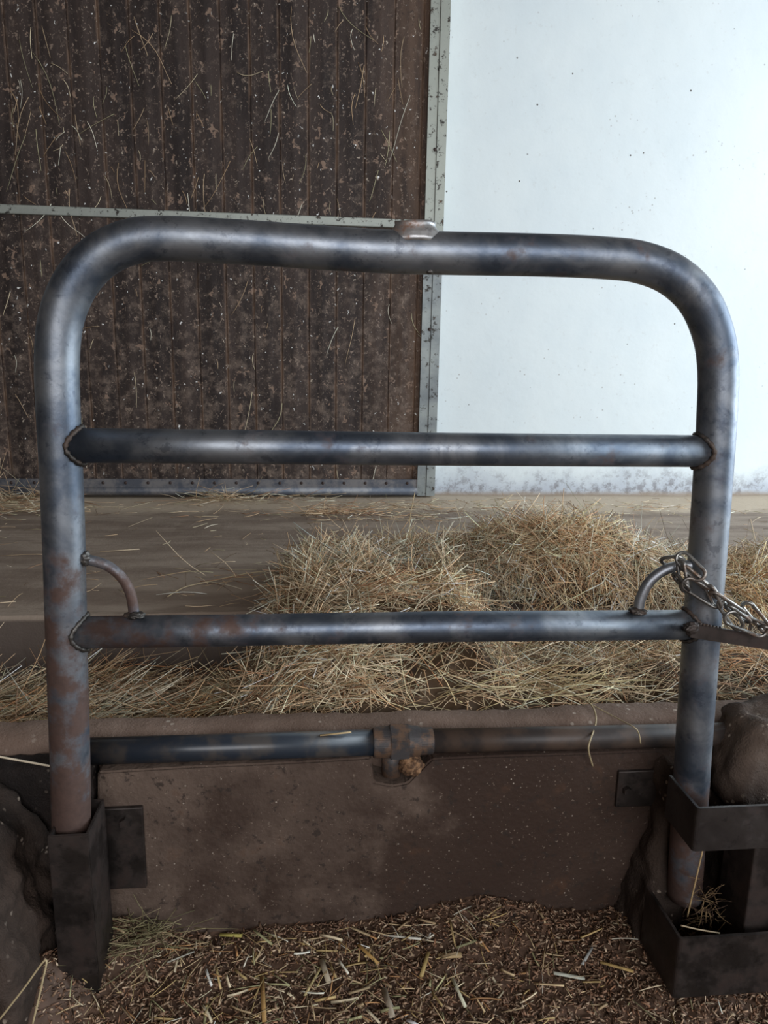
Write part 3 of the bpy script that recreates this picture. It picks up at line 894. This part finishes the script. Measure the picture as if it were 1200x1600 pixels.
K1 = chips(26000, -.75, 1.0, .9, 1.352, .002, .016, .0024, BED, np.array([.24, .2, .18, .11, .12, .1, .05]))
K2 = chips(5000, -1.3, 1.5, .3, 1.352, .006, .02, .002, BED)
b1 = strands('bedding', *cat(K1, K2), bend=.15, K=2, flat=.45, extra=(bv, bf, bc), thin_tip=.8)
tag(b1, 'brown crumbly chopped bedding covering the stall floor', 'bedding', kind='stuff')
PALS = np.array([(.60, .45, .26), (.74, .62, .42), (.52, .38, .17), (.36, .26, .15), (.84, .80, .66), (.36, .34, .18), (.52, .28, .12)])
n = 900
X = rng.normal(.02, .26, n); Y = rng.uniform(.95, 1.33, n)
X = np.where(rng.random(n) < .25, rng.uniform(-.6, .8, n), X)
P = np.stack([X, Y, bed_h(X, Y)+rng.uniform(.002, .012, n)], 1)
D = np.stack([rng.normal(0, 1, n), rng.normal(0, 1, n), rng.normal(0, .12, n)], 1)
w = rng.random(n) < .30
S = [P, D, rng.uniform(.02, .06, n), np.where(w, .0032, .0013), pick(PALS, n, np.array([.22, .13, .18, .18, .06, .13, .10]), .2)]
end = P + D/np.linalg.norm(D, axis=1)[:, None]*S[2][:, None]; bad = end[:, 1] > 1.34; D[bad, 1] *= -1
# greenish hay near the left socket
n = 140
cc = on(215, 1450, .05)
P2 = cc + np.stack([rng.normal(0, .045, n), rng.normal(-.02, .03, n), rng.uniform(.0, .02, n)], 1)
P2[:, 1] = np.minimum(P2[:, 1], 1.33)
D2 = np.stack([rng.normal(0, 1, n), rng.normal(-.2, .5, n), rng.normal(0.1, .2, n)], 1)
S_2 = [P2, D2, rng.uniform(.03, .09, n), np.full(n, .0011), pick(np.array([(.24, .22, .11), (.33, .28, .15), (.17, .14, .07), (.42, .34, .2)]), n)]
b2 = strands('straw_litter', *cat(S, S_2), bend=.08, K=4, flat=.3, thin_tip=.95)
tag(b2, 'chopped straw and hay scattered over the brown bedding', 'straw', kind='stuff')

# ------------------------------------------------------------------ single stalks that stand out
def stalk(name, pts, r, col, label, flat=1.0, grp=None, zlift=None, cat_='straw'):
    m = N(name+'_colour', .6, 0, .35)
    c_ = m.mix(m.noise(60, 3), tuple(v*.75 for v in col), tuple(min(1, v*1.1) for v in col)); m.color(c_)
    bm = bmesh.new(); pp = spline(pts, 6) if len(pts) > 2 else [pts[0], (np.array(pts[0])+np.array(pts[1]))/2, pts[1]]
    tube_bm(bm, pp, r, 8)
    if flat != 1:
        for v_ in bm.verts:
            # press the straw flat about its own line
            z0 = float(np.interp(v_.co.x, sorted([float(q[0]) for q in pp]), [float(q[2]) for q in sorted(pp, key=lambda q: q[0])]))
            v_.co.z = z0 + (v_.co.z-z0)*flat
    bmesh.ops.recalc_face_normals(bm, faces=bm.faces[:])
    return tag(from_bm(name, bm, m.m), label, cat_, 'single straws on the stall bedding' if name == 'straw_stalk' and r >= .0025 and flat == .55 else 'single stalks of hay and straw')

def bedp(px_, py_):
    z = .02
    for _ in range(4):
        q = on(px_, py_, z)
        z = float(bed_h(np.array([q[0]]), np.array([min(q[1], 1.34)]))[0]) + .009
    q = on(px_, py_, z); q[1] = min(q[1], 1.342)
    return q
SI = [((348, 1432), (378, 1462), .0042, (.50, .43, .12), 'thick yellow-green straw stalk leaning at the panel foot, left of centre'),
      ((600, 1461), (658, 1467), .0028, (.74, .72, .62), 'white split straw lying at the foot of the concrete panel'),
      ((560, 1476), (591, 1506), .0040, (.50, .30, .10), 'orange-brown straw piece just below the white one at the panel foot'),
      ((502, 1500), (514, 1535), .0055, (.50, .42, .30), 'broad grey-tan straw splint in the bedding below the panel centre'),
      ((685, 1494), (721, 1492), .0065, (.46, .33, .17), 'broad flat tan husk in bedding right of centre'),
      ((658, 1526), (669, 1488), .0040, (.48, .35, .14), 'golden upright straw piece left of the broad tan husk'),
      ((706, 1527), (727, 1573), .0034, (.68, .66, .48), 'pale narrow straw slanting down, below the broad tan husk'),
      ((409, 1526), (413, 1596), .0042, (.45, .27, .10), 'orange straw stalk pointing at the bottom edge, left of centre'),
      ((600, 1546), (613, 1588), .0055, (.42, .35, .26), 'frayed grey straw piece at the bottom centre'),
      ((865, 1520), (913, 1529), .0042, (.62, .64, .54), 'whitish flat straw lying alone in the brown bedding at right'),
      ((910, 1507), (925, 1480), .0030, (.46, .47, .45), 'short silvery straw pointing up above the whitish flat one'),
      ((938, 1503), (990, 1518), .0036, (.52, .36, .14), 'golden straw stalk lying right of the silvery one'),
      ((476, 1556), (508, 1500), .0026, (.55, .45, .22), 'thin golden straw slanting left of the grey-tan splint')]
for a, b, r, colr, lab in SI:
    stalk('straw_stalk', [bedp(*a), bedp(*b)], r, colr, lab, .55)
Yl = 1.04
stalk('straw_stalk', [at(-4, 1597, Yl), at(36, 1546, Yl), at(71, 1500, Yl), at(66, 1535, Yl), at(50, 1604, Yl)], .0016, (.50, .40, .23), 'sharply bent pale straw standing in the bottom left corner')
stalk('straw_stalk', [at(500, 1149, 1.375), at(549, 1144, 1.375)], .0028, (.52, .38, .20), 'flat straw lying on top of the blue-black pipe', .5)
stalk('straw_stalk', [at(-8, 1181, 1.33), at(40, 1190, 1.33), at(84, 1198, 1.32)], .0020, (.62, .52, .38), 'pale straw sticking out from the kerb at the left edge')
stalk('hay_stalk', [at(860, 1072, 1.60), at(900, 1087, 1.55), at(925, 1103, 1.47), at(931, 1128, 1.41), (at(921, 1160, 1.335)), at(920, 1175, 1.33), at(926, 1197, 1.345)], .0018, (.42, .33, .19), 'limp hay stalk hanging over the kerb and across the pipe, longest one')
stalk('hay_stalk', [at(880, 1076, 1.60), at(925, 1101, 1.50), at(960, 1120, 1.43), at(990, 1136, 1.345), at(998, 1146, 1.345), at(1001, 1162, 1.345)], .0013, (.50, .40, .24), 'thin bent hay stalk draped over kerb towards the right gate leg')
stalk('hay_stalk', [at(1098, 1328, 1.16), at(1086, 1380, 1.16), at(1074, 1432, 1.17)], .0015, (.46, .32, .16), 'thin straw hanging straight below the upper steel strap')
stalk('hay_stalk', [at(1064, 1446, 1.12), at(1090, 1452, 1.12), at(1124, 1458, 1.12)], .0014, (.34, .26, .16), 'thin straw lying across the top of the lower steel strap')
stalk('hay_stalk', [at(642, 845, 2.5), at(640, 815, 2.5), at(648, 770, 2.5)], .0014, (.55, .42, .24), 'upright hay stalk poking out of the heap, left of its crest')
stalk('hay_stalk', [on(100, 861, AZ+.006)*0+on(156, 862, AZ+.006), on(218, 858, AZ+.006)], .0022, (.56, .44, .30), 'single straw lying on bare alley floor beside the left gate leg')
stalk('hay_stalk', [on(262, 932, AZ+.006), on(290, 917, AZ+.008), on(330, 908, AZ+.006), on(380, 897, AZ+.01), on(432, 890, AZ+.012)], .0020, (.60, .48, .30), 'long bent hay stalk on the alley floor left of the heap')

# debris in the right pocket and beside the left leg
def tuft(name, c_, n, s, pal, label, lmin=.03, lmax=.09, r=.0011, zb=None):
    P = np.array(c_) + rng.normal(size=(n, 3))*np.array(s)
    D = rng.normal(size=(n, 3)); D[:, 1] *= .5
    o = strands(name, P, D, rng.uniform(lmin, lmax, n), np.full(n, r), pick(pal, n), bend=.2)
    return tag(o, label, 'straw', kind='stuff')
tuft('straw_tuft', at(1105, 1420, 1.20), 70, (.012, .008, .03), np.array([(.16, .10, .05), (.24, .16, .08), (.10, .06, .04)]), 'dark straw tuft caught between the right gate leg and pillar', .02, .05)

# ------------------------------------------------------------------ light
wd = bpy.data.worlds.new('world'); sc.world = wd; wd.use_nodes = True
bg = wd.node_tree.nodes['Background']
bg.inputs[0].default_value = (.75, .87, 1.0, 1); bg.inputs[1].default_value = 1.0

def area(name, loc, target, sx_, sy_, power, col):
    l = bpy.data.lights.new(name, 'AREA'); l.shape = 'RECTANGLE'; l.size = sx_; l.size_y = sy_
    l.energy = power; l.color = col
    o = bpy.data.objects.new(name, l); COL.objects.link(o)
    o.location = loc
    d = Vector(target)-Vector(loc)
    o.rotation_euler = d.to_track_quat('-Z', 'Y').to_euler()
    return o
# daylight through the open end of the alley (right), and through the high windows behind the stall
area('alley_gate_daylight', (6.0, 1.6, 2.1), (0, 3.0, 1.3), 4.4, 3.4, 380, (.80, .91, 1.0))
area('rear_window_daylight', (.8, -3.0, 2.3), (.4, 3.0, 1.5), 4.2, 1.6, 165, (.95, .96, 1.0))

vs_ = sc.view_settings
vs_.view_transform = 'Standard'
vs_.look = 'None'
vs_.gamma = 1.0
vs_.use_curve_mapping = False
vs_.exposure = 0.0
